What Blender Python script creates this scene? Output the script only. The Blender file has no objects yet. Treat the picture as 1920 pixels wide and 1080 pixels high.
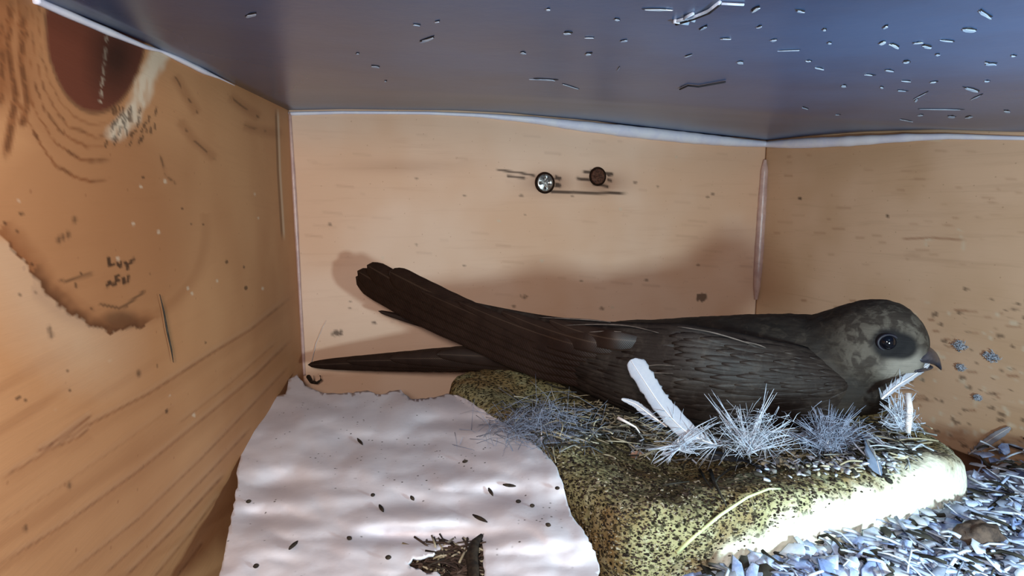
import bpy, bmesh, math, random
import numpy as np
from mathutils import Vector, noise
from mathutils.geometry import delaunay_2d_cdt

# ------------------------------------------------------------------ camera, world, light, exposure
SC = bpy.context.scene
COL = SC.collection
FPX, PITCH, ZC = 1000.0, math.radians(8.0), 0.072          # focal length in pixels of a 1920 px frame
cam_d = bpy.data.cameras.new('camera'); cam = bpy.data.objects.new('camera', cam_d); COL.objects.link(cam)
cam.location = (0, 0, ZC); cam.rotation_euler = (math.pi/2 - PITCH, 0, 0)
cam_d.sensor_width = 36.0; cam_d.lens = 36.0*FPX/1920.0
cam_d.clip_start = 0.001; cam_d.clip_end = 10
SC.camera = cam
SC.view_settings.view_transform = 'Standard'; SC.view_settings.look = 'None'
SC.view_settings.exposure = 0.0; SC.view_settings.gamma = 1.0; SC.view_settings.use_curve_mapping = False

W = bpy.data.worlds.new('world'); SC.world = W; W.use_nodes = True
W.node_tree.nodes['Background'].inputs[0].default_value = (0.66, 0.80, 1.0, 1)
W.node_tree.nodes['Background'].inputs[1].default_value = 0.24

def area_light(name, loc, target, sx, sy, power, color):
    l = bpy.data.lights.new(name, 'AREA'); l.shape = 'RECTANGLE'; l.size = sx; l.size_y = sy
    l.energy = power; l.color = color
    o = bpy.data.objects.new(name, l); COL.objects.link(o); o.location = loc
    o.rotation_euler = (Vector(target) - Vector(loc)).to_track_quat('-Z', 'Y').to_euler()
    return o
# daylight of the entrance hole low in the front board
area_light('entrance_daylight', (0.092, 0.020, 0.034), (0.075, 0.20, 0.050), 0.018, 0.014, 0.235, (0.66, 0.90, 1.0))
# lamp of the nest camera, beside the lens
area_light('camera_lamp', (-0.004, -0.022, 0.086), (0.01, 0.25, 0.072), 0.016, 0.012, 0.205, (1.0, 0.89, 0.83))

# ------------------------------------------------------------------ helpers
rng = random.Random(7); nr = np.random.default_rng(7)
FWD = Vector((0, math.cos(PITCH), -math.sin(PITCH))); UP = Vector((0, math.sin(PITCH), math.cos(PITCH)))
def ray(px, py): return Vector(((px-960)/FPX, 0, 0)) + UP*((540-py)/FPX) + FWD
def P(px, py, d):
    r = ray(px, py); return Vector((0, 0, ZC)) + r*(d/r.y)
def on_z(px, py, z):
    r = ray(px, py); return Vector((0, 0, ZC)) + r*((z-ZC)/r.z)
def on_line(px, py, A, B):                                   # on the vertical plane through ground points A, B
    n = Vector((B[1]-A[1], -(B[0]-A[0]), 0)); r = ray(px, py)
    t = n.dot(Vector((A[0], A[1], 0)))/n.dot(r); return Vector((0, 0, ZC)) + r*t
def project(v):
    q = np.asarray(v, float) - np.array([0, 0, ZC])
    f = q @ np.array(FWD); u = q @ np.array(UP)
    return 960+FPX*q[..., 0]/f, 540-FPX*u/f
def lin(c):
    return tuple((x/255/12.92 if x/255 <= .04045 else ((x/255+.055)/1.055)**2.4) for x in c)
def poly(pts, t):                                            # point at parameter t of a polyline given as list of tuples
    n = len(pts)-1; x = min(max(t, 0), 1)*n; i = min(int(x), n-1); f = x-i
    return [a+(b-a)*f for a, b in zip(pts[i], pts[i+1])]
def smooth(pts, t):                                          # Catmull-Rom
    n = len(pts)-1; x = min(max(t, 0), 1)*n; i = min(int(x), n-1); f = x-i
    p0, p1, p2, p3 = pts[max(i-1, 0)], pts[i], pts[i+1], pts[min(i+2, n)]
    return [0.5*(2*b+(c-a)*f+(2*a-5*b+4*c-d)*f*f+(3*b-a-3*c+d)*f**3) for a, b, c, d in zip(p0, p1, p2, p3)]
def interp(x, xs, ys): return float(np.interp(x, xs, ys))

class MB:
    def __init__(s): s.v = []; s.f = []; s.mi = []; s.at = {}
    def grid(s, rows, mi=0, close_u=False):
        b = len(s.v); nu, nv = len(rows), len(rows[0])
        for r in rows: s.v.extend([tuple(p) for p in r])
        for i in range(nu-1):
            for j in range(nv if close_u else nv-1):
                k = (j+1) % nv
                s.f.append((b+i*nv+j, b+i*nv+k, b+(i+1)*nv+k, b+(i+1)*nv+j)); s.mi.append(mi)
        return b
    def face(s, idx, mi=0): s.f.append(tuple(idx)); s.mi.append(mi)
    def tube(s, pts, r, n=5, mi=0, taper=True):
        pts = [Vector(p) for p in pts]; rows = []
        m = len(pts)
        for i, p in enumerate(pts):
            d = (pts[min(i+1, m-1)]-pts[max(i-1, 0)])
            d = d.normalized() if d.length > 1e-9 else Vector((0, 0, 1))
            a = d.cross(Vector((0.31, 0.2, 0.93))).normalized(); c = d.cross(a)
            rr = r(i/(m-1)) if callable(r) else (r*(1-.75*i/(m-1)) if taper else r)
            rows.append([p+(a*math.cos(2*math.pi*k/n)+c*math.sin(2*math.pi*k/n))*rr for k in range(n)])
        b = s.grid(rows, mi, True)
        s.face([b+k for k in range(n)][::-1], mi); s.face([b+(m-1)*n+k for k in range(n)], mi)
    def flake(s, c, u, v, h, mi=0, n=6, jag=.25):            # an irregular small slab with thickness
        c, u, v = Vector(c), Vector(u), Vector(v); w = u.cross(v).normalized()*h
        b = len(s.v); rs = [1-rng.random()*jag for _ in range(n)]
        for k in range(n):
            a = 2*math.pi*k/n; s.v.append(tuple(c+u*(math.cos(a)*rs[k])+v*(math.sin(a)*rs[k])+w))
        for k in range(n):
            a = 2*math.pi*k/n; s.v.append(tuple(c+u*(1.08*math.cos(a)*rs[k])+v*(1.08*math.sin(a)*rs[k])-w))
        s.face([b+k for k in range(n)], mi); s.face([b+n+k for k in range(n)][::-1], mi)
        for k in range(n):
            q = (k+1) % n; s.face((b+k, b+n+k, b+n+q, b+q), mi)
    def build(s, name, mats, parent=None, smooth_=True):
        me = bpy.data.meshes.new(name); me.from_pydata(s.v, [], s.f); me.update()
        o = bpy.data.objects.new(name, me); COL.objects.link(o)
        for m in (mats if isinstance(mats, (list, tuple)) else [mats]): me.materials.append(m)
        me.polygons.foreach_set('material_index', s.mi)
        me.polygons.foreach_set('use_smooth', [smooth_]*len(s.f))
        for k, a in s.at.items():
            at = me.attributes.new(k, 'FLOAT', 'POINT'); at.data.foreach_set('value', np.asarray(a, dtype=np.float32))
        if parent: o.parent = parent
        return o
def tag(o, label, cat, group=None, kind=None):
    o['label'] = label; o['category'] = cat
    if group: o['group'] = group
    if kind: o['kind'] = kind
    return o
def empty(name, loc):
    o = bpy.data.objects.new(name, None); COL.objects.link(o); o.location = loc; o.empty_display_size = .01; return o
def adopt(o, parent):
    o.parent = parent; o.matrix_parent_inverse = parent.matrix_basis.inverted(); return o
def solid(o, t, off=-1):
    m = o.modifiers.new('thick', 'SOLIDIFY'); m.thickness = t; m.offset = off; return o
def fnoise(p, s, seed=0.0): return noise.noise(Vector((p[0]*s+seed, p[1]*s-seed*.7, p[2]*s+seed*1.3)))

# ------------------------------------------------------------------ materials
class NT:
    def __init__(s, name):
        s.m = bpy.data.materials.new(name); s.m.use_nodes = True; s.t = s.m.node_tree
        s.b = s.t.nodes['Principled BSDF']
    def n(s, typ, **kw):
        x = s.t.nodes.new(typ)
        for k, v in kw.items(): setattr(x, k, v)
        return x
    def put(s, sock, v):
        if hasattr(v, 'is_output'): s.t.links.new(v, sock)
        elif isinstance(v, (tuple, list)) and sock.type == 'RGBA': sock.default_value = (*v[:3], 1)
        else: sock.default_value = v
    def coord(s, scale=(1, 1, 1), rot=(0, 0, 0)):
        c = s.n('ShaderNodeTexCoord'); mp = s.n('ShaderNodeMapping')
        mp.inputs['Scale'].default_value = scale; mp.inputs['Rotation'].default_value = rot
        s.t.links.new(c.outputs['Object'], mp.inputs['Vector']); return mp.outputs[0]
    def noise(s, vec, scale, detail=4, rough=.6, dist=0):
        x = s.n('ShaderNodeTexNoise'); s.put(x.inputs['Vector'], vec)
        for k, v in (('Scale', scale), ('Detail', detail), ('Roughness', rough), ('Distortion', dist)): x.inputs[k].default_value = v
        return x.outputs['Fac']
    def voro(s, vec, scale, feature='F1', out='Distance', rand=1.0):
        x = s.n('ShaderNodeTexVoronoi', feature=feature); s.put(x.inputs['Vector'], vec)
        x.inputs['Scale'].default_value = scale; x.inputs['Randomness'].default_value = rand; return x.outputs[out]
    def attr(s, name): return s.n('ShaderNodeAttribute', attribute_name=name).outputs['Fac']
    def math(s, op, a, b=0.0, c=0.0, clamp=False):
        x = s.n('ShaderNodeMath', operation=op, use_clamp=clamp)
        for i, v in enumerate((a, b, c)): s.put(x.inputs[i], v)
        return x.outputs[0]
    def ss(s, v, lo, hi, a=0.0, b=1.0):
        x = s.n('ShaderNodeMapRange', interpolation_type='SMOOTHSTEP')
        for i, q in enumerate((v, lo, hi, a, b)): s.put(x.inputs[i], q)
        return x.outputs[0]
    def mix(s, f, a, b):
        x = s.n('ShaderNodeMix', data_type='RGBA'); s.put(x.inputs[0], f); s.put(x.inputs[6], a); s.put(x.inputs[7], b); return x.outputs[2]
    def bump(s, h, strength, dist=.001):
        x = s.n('ShaderNodeBump'); s.put(x.inputs['Height'], h); x.inputs['Strength'].default_value = strength
        x.inputs['Distance'].default_value = dist; s.t.links.new(x.outputs[0], s.b.inputs['Normal'])
    def out(s, col, rough=.7, spec=.3, metal=0.0):
        s.put(s.b.inputs['Base Color'], col); s.put(s.b.inputs['Roughness'], rough)
        s.b.inputs['Specular IOR Level'].default_value = spec; s.b.inputs['Metallic'].default_value = metal; return s.m

def wood_mat(name, light, mid, dark, yaw, streak=1.0, attrs=True):
    k = NT(name); v = k.coord((1, 1, 1), (0, 0, -yaw))
    mp = k.n('ShaderNodeMapping'); k.put(mp.inputs['Vector'], v); mp.inputs['Scale'].default_value = (10, 10, 120)
    s1 = k.noise(mp.outputs[0], 2.2, 5, .6, .6)
    mp2 = k.n('ShaderNodeMapping'); k.put(mp2.inputs['Vector'], v); mp2.inputs['Scale'].default_value = (40, 40, 900)
    s2 = k.noise(mp2.outputs[0], 2.0, 3, .6)
    big = k.noise(v, 16, 3, .5)
    c = k.mix(k.ss(big, .35, .65), lin(light), lin(mid))
    c = k.mix(k.math('MULTIPLY', k.ss(s1, .52, .75), .16*streak), c, lin(dark))
    c = k.mix(k.math('MULTIPLY', k.ss(s2, .58, .8), .12*streak), c, lin(dark))
    fine = k.voro(v, 260); c = k.mix(k.ss(fine, .10, .04, 0, .35), c, lin(dark))
    if attrs:
        c = k.mix(k.attr('tone'), c, lin((120, 62, 26)))
        c = k.mix(k.attr('red'), c, lin((98, 46, 32)))
        c = k.mix(k.attr('pale'), c, lin((214, 194, 168)))
        c = k.mix(k.attr('mark'), c, lin((34, 17, 9)))
    k.bump(k.math('ADD', s1, k.math('MULTIPLY', s2, .5)), .12, .0006)
    return k.out(c, .62, .25)

def plain(name, a, b, scale, rough=.7, spec=.3, bump=0.0, bscale=None, metal=0.0, dist=.0004, stretch=(1, 1, 1)):
    k = NT(name); v = k.coord(stretch); n = k.noise(v, scale, 5, .65)
    if bump: k.bump(k.noise(v, bscale or scale*2, 5, .7), bump, dist)
    return k.out(k.mix(k.ss(n, .35, .65), lin(a), lin(b)), rough, spec, metal)

M = {}
M['wall_left'] = wood_mat('pine_left', (194, 142, 98), (178, 124, 82), (130, 80, 50), 0, .45)
M['wall_back'] = wood_mat('pine_back', (234, 200, 174), (224, 182, 150), (168, 116, 88), math.radians(19), .7)
M['wall_right'] = wood_mat('pine_right', (216, 180, 150), (198, 160, 126), (136, 100, 72), math.radians(-74), 1.1)
M['floor'] = wood_mat('pine_floor', (104, 70, 46), (80, 54, 36), (50, 32, 20), 0, 1.0, False)

k = NT('painted_roof_board'); v = k.coord()
n1 = k.noise(v, 30, 5, .6); n2 = k.noise(v, 7, 2, .5)
c = k.mix(k.ss(n1, .3, .7), lin((50, 78, 118)), lin((60, 92, 136)))
k.bump(k.noise(v, 160, 4, .6), .12, .0006)
M['roof'] = k.out(c, k.ss(n2, .3, .7, .24, .32), .5)
M['chip'] = plain('paint_chip', (196, 208, 226), (150, 168, 196), 300, .5, .4)
M['scratch'] = plain('scratch_dark', (22, 22, 28), (34, 32, 38), 300, .6)
M['caulk'] = plain('white_sealant', (242, 242, 252), (228, 228, 248), 120, .35, .5, .1, 400)
M['caulk_dull'] = plain('dull_sealant', (206, 172, 160), (184, 150, 142), 150, .3, .6, .25, 500)
M['steel'] = plain('zinc_steel', (200, 196, 192), (120, 112, 106), 900, .32, .5, .2, 1500, .9)
M['rust'] = plain('rusty_steel', (104, 66, 48), (60, 36, 28), 1200, .7, .3, .4, 1800, .3)
M['hole'] = plain('dark_hole', (26, 15, 10), (44, 26, 16), 900, .9, .1)  # dark brown ring round the screw heads

k = NT('off_white_paper'); v = k.coord()
sp = k.voro(v, 620); n = k.noise(v, 60, 4, .6); n2 = k.noise(v, 900, 2, .5)
c = k.mix(k.ss(n, .35, .7), lin((226, 223, 228)), lin((212, 208, 214)))
c = k.mix(k.math('MULTIPLY', k.ss(sp, .20, .08), k.ss(k.noise(v, 130, 2), .50, .62)), c, lin((88, 84, 78)))
k.bump(n2, .10, .0003)
M['paper'] = k.out(c, .85, .15)

k = NT('speckled_clay'); v = k.coord()
d = k.attr('dirt')
sp = k.voro(v, 760); sp2 = k.voro(v, 330); n = k.noise(v, 55, 4, .65); n3 = k.noise(v, 200, 4, .7)
top = k.mix(k.ss(n, .35, .66), lin((158, 152, 112)), lin((116, 110, 76)))
top = k.mix(k.ss(n3, .5, .72, 0, .7), top, lin((188, 190, 158)))
c = k.mix(d, lin((232, 228, 208)), top)
mk = k.math('MULTIPLY', k.ss(k.math('ADD', sp, k.math('MULTIPLY', n3, .3)), .50, .36), k.ss(d, .1, .75))
mk = k.math('MAXIMUM', mk, k.math('MULTIPLY', k.ss(k.noise(v, 820, 3, .7), .50, .60), k.ss(d, .25, .9, 0, .85)))
c = k.mix(k.math('MULTIPLY', k.ss(n, .42, .62, 0, .5), d), c, lin((142, 104, 64)))
x_ = k.n('ShaderNodeVectorMath', operation='DISTANCE'); k.put(x_.inputs[0], v); x_.inputs[1].default_value = (.0335, .1010, .0145)
c = k.mix(k.math('MULTIPLY', k.ss(k.math('ADD', x_.outputs['Value'], k.math('MULTIPLY', n3, .004)), .010, .004), .8), c, lin((58, 44, 30)))
c = k.mix(mk, c, lin((30, 27, 18)))
c = k.mix(k.math('MULTIPLY', k.ss(sp2, .22, .12), k.ss(d, .2, .8, 0, .8)), c, lin((44, 38, 24)))
k.bump(k.math('ADD', n3, k.math('MULTIPLY', sp, .6)), .5, .0008)
M['clay'] = k.out(c, .9, .1)

# swift plumage
def plume(name, a, b, edge, scale=420, pale=None):
    k = NT(name); v = k.coord()
    n = k.noise(v, 130, 4, .6); sc = k.noise(v, scale*.8, 3, .6, .6); st = k.noise(k.coord((60, 60, 700)), 1.6, 4, .6)
    c = k.mix(k.ss(n, .35, .68), lin(a), lin(b))
    c = k.mix(k.ss(sc, .52, .70, 0, .5), c, lin(edge))
    c = k.mix(k.ss(st, .56, .74, 0, .35), c, lin(edge))
    k.bump(k.math('ADD', st, k.math('MULTIPLY', sc, .7)), .35, .0006)
    return k, c
k, c = plume('swift_wing_coverts', (33, 24, 20), (44, 35, 30), (64, 54, 47), 300)
M['wing'] = k.out(c, .6, .3)
def flight_mat(name, a, b, edge, rough=.5):
    k = NT(name); e = k.attr('edge'); l = k.attr('along'); n = k.noise(k.coord(), 220, 4, .6)
    c = k.mix(k.ss(n, .3, .7), lin(a), lin(b))
    c = k.mix(k.ss(e, .86, .99, 0, .6), c, lin(edge))
    c = k.mix(k.ss(k.math('ABSOLUTE', e), .09, .03, 0, .7), c, lin(edge))
    w = k.math('SINE', k.math('ADD', k.math('MULTIPLY', l, 520.0), k.math('MULTIPLY', e, 30.0)))
    k.bump(w, .12, .0002); return k.out(c, rough, .3)
M['primary'] = flight_mat('swift_flight_feather', (31, 17, 11), (40, 25, 18), (66, 50, 40))
M['white_vane'] = flight_mat('white_feather_vane', (166, 165, 172), (150, 152, 164), (182, 182, 190), .7)
M['slate_vane'] = flight_mat('slate_feather_vane', (92, 104, 124), (116, 128, 148), (170, 184, 204), .6)
M['dark_vane'] = flight_mat('dark_feather_vane', (30, 36, 46), (46, 54, 66), (84, 96, 112), .6)
M['down'] = plain('white_down', (196, 200, 210), (166, 176, 192), 400, .8, .1)
M['grey_down'] = plain('grey_down', (142, 148, 166), (112, 120, 138), 400, .8, .1)
M['quill'] = plain('feather_quill', (240, 234, 230), (220, 208, 204), 300, .35, .4)
M['eye'] = plain('eye_dark', (10, 9, 14), (14, 12, 18), 200, .06, .6)
M['lid'] = plain('eye_lid', (34, 30, 40), (24, 20, 28), 800, .5, .3)
M['bill'] = plain('bill_horn', (42, 40, 48), (58, 56, 64), 500, .35, .5, .15, 1200)
M['fringe'] = plain('pale_feather_fringe', (112, 98, 90), (84, 74, 68), 300, .6, .3)
M['straw'] = plain('dry_straw', (190, 182, 158), (148, 138, 112), 300, .7, .2)
M['stem'] = plain('pale_stem', (214, 224, 170), (186, 198, 140), 200, .5, .3)
M['fibre_dark'] = plain('dark_fibre', (38, 36, 32), (62, 58, 50), 300, .8, .2)
M['fibre_grey'] = plain('grey_fibre', (150, 150, 146), (100, 102, 102), 300, .8, .2)
M['husk'] = plain('dark_husk', (34, 28, 24), (58, 48, 38), 700, .8, .2, .3)
M['brown'] = plain('brown_dropping', (84, 68, 58), (52, 42, 38), 600, .8, .2, .4)
M['bark'] = plain('pinkish_chip', (178, 142, 122), (150, 116, 98), 400, .7, .2, .3)
M['blue_litter'] = plain('bluish_litter', (186, 198, 224), (112, 130, 174), 160, .8, .2, .6, 300)

# ------------------------------------------------------------------ box shell
ZF = -.018                                                    # top of the floor board, below the litter
L = P(541, 207, .220); R = P(1437, 264, .300)
LD = Vector((.217, -.976, 0)); RD = Vector((.280, -.960, 0))
L2 = L + LD*.215; R2 = R + RD*.30                             # front ends of the two side walls
# top edges of the boards, where the roof board meets them
back_top = [on_line(x, y, L, R) for x, y in ((541, 207), (640, 205), (850, 207), (950, 212), (1100, 226), (1270, 246), (1437, 264))]
left_top = [on_line(x, y, L, L2) for x, y in ((541, 207), (400, 139), (270, 80), (75, 0))]
e = left_top[-1]; left_top.append(e + (e-left_top[-2]).normalized()*.03)
right_top = [on_line(x, y, R, R2) for x, y in ((1437, 264), (1520, 255), (1620, 247), (1760, 243), (1920, 248))]
e = right_top[-1]; right_top.append(Vector((R2.x, R2.y, e.z-.012)))
def edge_at(pts, t):
    ln = [0]
    for a, b in zip(pts, pts[1:]): ln.append(ln[-1]+(b-a).length)
    s = t*ln[-1]; i = min(max(int(np.searchsorted(ln, s))-1, 0), len(pts)-2)
    f = (s-ln[i])/(ln[i+1]-ln[i]); return pts[i].lerp(pts[i+1], f)

def wall(name, top, nu, nv, mat, marks, inward, label, warp=1.0):
    mb = MB(); rows = []
    for i in range(nu+1):
        a = edge_at(top, (i/nu)**warp if warp >= 1 else 1-(1-i/nu)**(1/warp)); a = Vector((a.x, a.y, a.z+.002))
        rows.append([Vector((a.x, a.y, ZF+(a.z-ZF)*j/nv)) for j in range(nv+1)])
    n = Vector((0, 0, 1)).cross(rows[1][0]-rows[0][0])
    mb.grid(rows)
    if n.dot(inward) < 0: mb.f = [f[::-1] for f in mb.f]
    V = np.array(mb.v); px, py = project(V)
    tone, red, pale, mark = marks(px, py, V)
    mb.at = dict(tone=np.clip(tone, 0, 1), red=np.clip(red, 0, 1), pale=np.clip(pale, 0, 1), mark=np.clip(mark, 0, 1))
    o = mb.build(name, mat); solid(o, .012, -1)
    return tag(o, label, 'wall', kind='structure')

def seg_dist(px, py, pts):
    best = np.full(px.shape, 1e9); par = np.zeros(px.shape); n = len(pts)-1
    for i in range(n):
        (x0, y0), (x1, y1) = pts[i], pts[i+1]; dx, dy = x1-x0, y1-y0
        t = np.clip(((px-x0)*dx+(py-y0)*dy)/(dx*dx+dy*dy+1e-9), 0, 1)
        d = np.hypot(px-x0-t*dx, py-y0-t*dy); m = d < best
        best = np.where(m, d, best); par = np.where(m, (i+t)/n, par)
    return best, par
def hashnoise(x, y, s, seed):                                # cheap smooth value noise
    g = np.random.default_rng(seed).random((64, 64)); X, Y = x/s, y/s
    i, j = np.floor(X).astype(int), np.floor(Y).astype(int); f, h = X-i, Y-j
    f, h = f*f*(3-2*f), h*h*(3-2*h); i0, i1, j0, j1 = i % 64, (i+1) % 64, j % 64, (j+1) % 64
    return (g[i0, j0]*(1-f)+g[i1, j0]*f)*(1-h)+(g[i0, j1]*(1-f)+g[i1, j1]*f)*h
def stroke(acc, px, py, pts, w, a, soft=1.0, broken=0.0, seed=1):
    d, t = seg_dist(px, py, pts); v = a*np.clip((w+soft-d)/soft, 0, 1)*np.clip(np.minimum(t, 1-t)*14+.15, 0, 1)
    if broken: v = v*np.clip((hashnoise(px, py, 7, seed)-broken)*5, 0, 1)
    return np.maximum(acc, v)

def left_marks(px, py, V):
    z = np.zeros(px.shape); tone, red, pale, mark = z.copy(), z.copy(), z.copy(), z.copy()
    wob = (hashnoise(px, py, 26, 3)-.5)*9+(hashnoise(px, py, 9, 4)-.5)*4
    # round knot under the roof with growth rings bending round it
    ex, ey = (px-180+wob*.3)/95, (py-40)/172; r = np.sqrt(ex*ex+ey*ey)
    red = np.clip((1.02-r)*18, 0, 1)*.95
    core = np.hypot((px-218)/62, (py-110)/95)
    mark = np.maximum(mark, red*np.clip(1.15-core, 0, 1)*.85); mark = np.maximum(mark, np.exp(-((r-1.0)/.022)**2)*.45*(py < 230))
    for rr, a in ((1.13, .55), (1.25, .62), (1.38, .7), (1.53, .75), (1.74, .8)):
        ring = np.exp(-((r-rr-wob*.004)/.022)**2)*a
        ring *= np.clip((230-px)/60, 0, 1)*np.clip((ey+.6)*2, 0, 1)
        tone = np.maximum(tone, ring); mark = np.maximum(mark, ring*np.clip((hashnoise(px, py, 16, 5)-.45)*2, 0, .6))
    tone = np.maximum(tone, .30*np.clip((2.1-r)*2, 0, 1)*(r > 1)*np.clip((260-px)/160, 0, 1)); tone = np.maximum(tone, np.clip((1.8-r)*2, 0, .55)*(r > 1)*np.clip((130-px)/90, 0, 1))
    tone = np.maximum(tone, np.clip((44-px+wob)/30, 0, 1)*np.clip((230-py)/60, 0, 1)*.6)
    for q in ([(22, 0), (14, 90), (30, 180), (10, 300)], [(44, 20), (40, 120), (52, 190), (40, 240)], [(0, 40), (4, 120), (0, 200)]):
        tone = stroke(tone, px, py, q, 5, .7, 7); mark = stroke(mark, px, py, q, 2, .45, 5, .30, 8)
    # resin streak
    d, t = seg_dist(px, py, [(305, 88), (285, 130), (250, 215), (215, 250)])
    pale = np.maximum(pale, np.clip((22-d+wob)/12, 0, 1)*np.clip((hashnoise(px*1.6, py*.4, 9, 41)+.35), .3, 1)*.95)
    d, t = seg_dist(px, py, [(200, 70), (196, 120), (188, 190)])
    pale = np.maximum(pale, np.clip((3.5-d)/2, 0, 1)*np.clip((hashnoise(px, py, 6, 9)-.3)*3, 0, .65))
    g = np.random.default_rng(5)
    for i in range(44):
        x, y = 245+g.normal()*26, 225+g.normal()*20; l = 5+g.random()*14
        mark = stroke(mark, px, py, [(x, y), (x-2+g.normal()*3, y+l)], 1.2, .7, 1.5)
    for q in ([(326, 140), (350, 180), (372, 215)], [(335, 225), (360, 260), (405, 300)], [(455, 235), (490, 245), (530, 252)], [(430, 180), (455, 200), (488, 222)],
              [(300, 290), (312, 330), (330, 345)]):
        mark = stroke(mark, px, py, q, .8, .55, 2, .4, 11); tone = stroke(tone, px, py, q, 4, .3, 10)
    # second, shallow knot with a jagged rim
    jag = (hashnoise(px, py, 12, 21)-.5)*14
    rim, t = seg_dist(px, py+jag, [(-10, 425), (35, 475), (80, 540), (120, 580), (165, 608), (205, 622), (270, 612)])
    inside = (py+jag < np.interp(px, [-10, 35, 80, 120, 165, 205, 270, 330, 420], [425, 475, 540, 580, 608, 622, 612, 575, 470])) & (px < 420)
    ra = np.hypot((px-205)/195, (py-430)/195)
    tone = np.maximum(tone, np.exp(-((ra-.92)/.07)**2)*.32*(py > 400)*(px > 60)*np.clip((560-px)/200, 0, 1))
    tone = np.maximum(tone, np.clip((60-rim)/60, 0, 1)*.75*inside*(t > .02))
    mark = np.maximum(mark, np.clip((26-rim)/26, 0, 1)*.62*inside*(t > .25)*np.clip((300-px)/40, 0, 1)); mark = np.maximum(mark, np.clip((3.5-rim)/3, 0, 1)*.5*(t > .1))
    mark = np.maximum(mark, np.clip((30-np.hypot((px-225)/1.5, (py-600)/.8))/16, 0, 1)*.5*inside)
    # redder wood inside the shallow knot, paler wood outside its jagged rim
    tone = np.maximum(tone, .24*np.clip((1.0-np.hypot((px-190)/260, (py-420)/215))*4, 0, 1)*np.where(inside, 1, 0)*np.clip((430-px)/80, 0, 1))
    pale = np.maximum(pale, .30*np.clip((150-rim)/110, 0, 1)*np.where(inside, 0, 1)*np.clip((py-430)/30, 0, 1)*np.clip((290-px)/140, 0, 1))
    # pencilled scribble
    for q in ([(203, 482), (205, 497), (215, 496)], [(218, 490), (225, 500), (228, 490)], [(233, 490), (238, 498), (250, 487)], [(240, 498), (238, 506)],
              [(200, 540), (204, 528), (212, 536)], [(218, 517), (216, 536)], [(218, 518), (226, 516)], [(217, 528), (226, 526)], [(232, 520), (233, 534)], [(240, 515), (240, 532)]):
        mark = stroke(mark, px, py, q, 2.2, .85, 1.5)
    for q in ([(110, 528), (140, 524), (175, 512)], [(230, 575), (250, 562), (272, 545)], [(185, 570), (225, 578), (240, 572)]): mark = stroke(mark, px, py, q, 1.6, .6, 2)
    for i in range(46):
        x, y = g.random()*520, 300+g.random()*480; s = 1+g.random()*2.2
        if g.random() < .45: mark = np.maximum(mark, .7*np.clip((s+1-np.hypot(px-x, (py-y)*.8))/1.5, 0, 1))
        else: pale = np.maximum(pale, .6*np.clip((s+1-np.hypot(px-x, (py-y)*.8))/1.5, 0, 1))
    for x, y in ((140, 412), (118, 445), (128, 440), (110, 450), (93, 618), (96, 628), (260, 700), (130, 910), (48, 990)):
        mark = np.maximum(mark, .6*np.clip((6-np.hypot(px-x, (py-y)*.6))/4, 0, 1))
    # sweeping grain of the lower half
    for q, w, a in (([(-5, 902), (80, 850), (165, 800), (280, 735), (400, 662), (470, 615), (545, 560)], 2.5, .55), ([(70, 846), (110, 825), (172, 780)], 2, .8),
                    ([(95, 842), (140, 826), (170, 806)], 1.6, .6), ([(-5, 1062), (120, 985), (260, 880), (390, 780), (480, 700), (545, 640)], 2.5, .5),
                    ([(120, 1085), (260, 970), (380, 860), (470, 760), (540, 690)], 2, .45), ([(190, 1085), (290, 990), (400, 880), (470, 800)], 2, .5),
                    ([(230, 1085), (330, 990), (420, 890)], 2.4, .6), ([(285, 1085), (360, 1000), (410, 930)], 2, .5), ([(330, 1085), (380, 1020)], 2, .5),
                    ([(-5, 985), (110, 915), (230, 830), (330, 760)], 1.5, .22), ([(330, 800), (430, 720), (520, 640)], 1.5, .3)):
        w2 = [(x, y+math.sin(x*.03)*3) for x, y in q]
        tone = stroke(tone, px, py, w2, w*.7, a*.85, 3); tone = stroke(tone, px, py-8, w2, 6, a*.3, 16); pale = stroke(pale, px, py+6, w2, 2, a*.10, 5); mark = stroke(mark, px, py, w2, w*.3, a*.35, 1.5, .45, 14)
    band = hashnoise(px*.62+py, px*.1, 26, 31)
    tone = np.maximum(tone, np.clip((band-.55)*1.0, 0, .22)*np.clip((py-620)/120, 0, 1))
    # saw line beside the corner
    pale = stroke(pale, px, py, [(521, 205), (525, 320), (533, 450)], 1.2, .6, 1.6); mark = stroke(mark, px, py, [(517, 205), (521, 320), (529, 450)], 1.0, .5, 2)
    return tone, red, pale, mark

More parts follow.
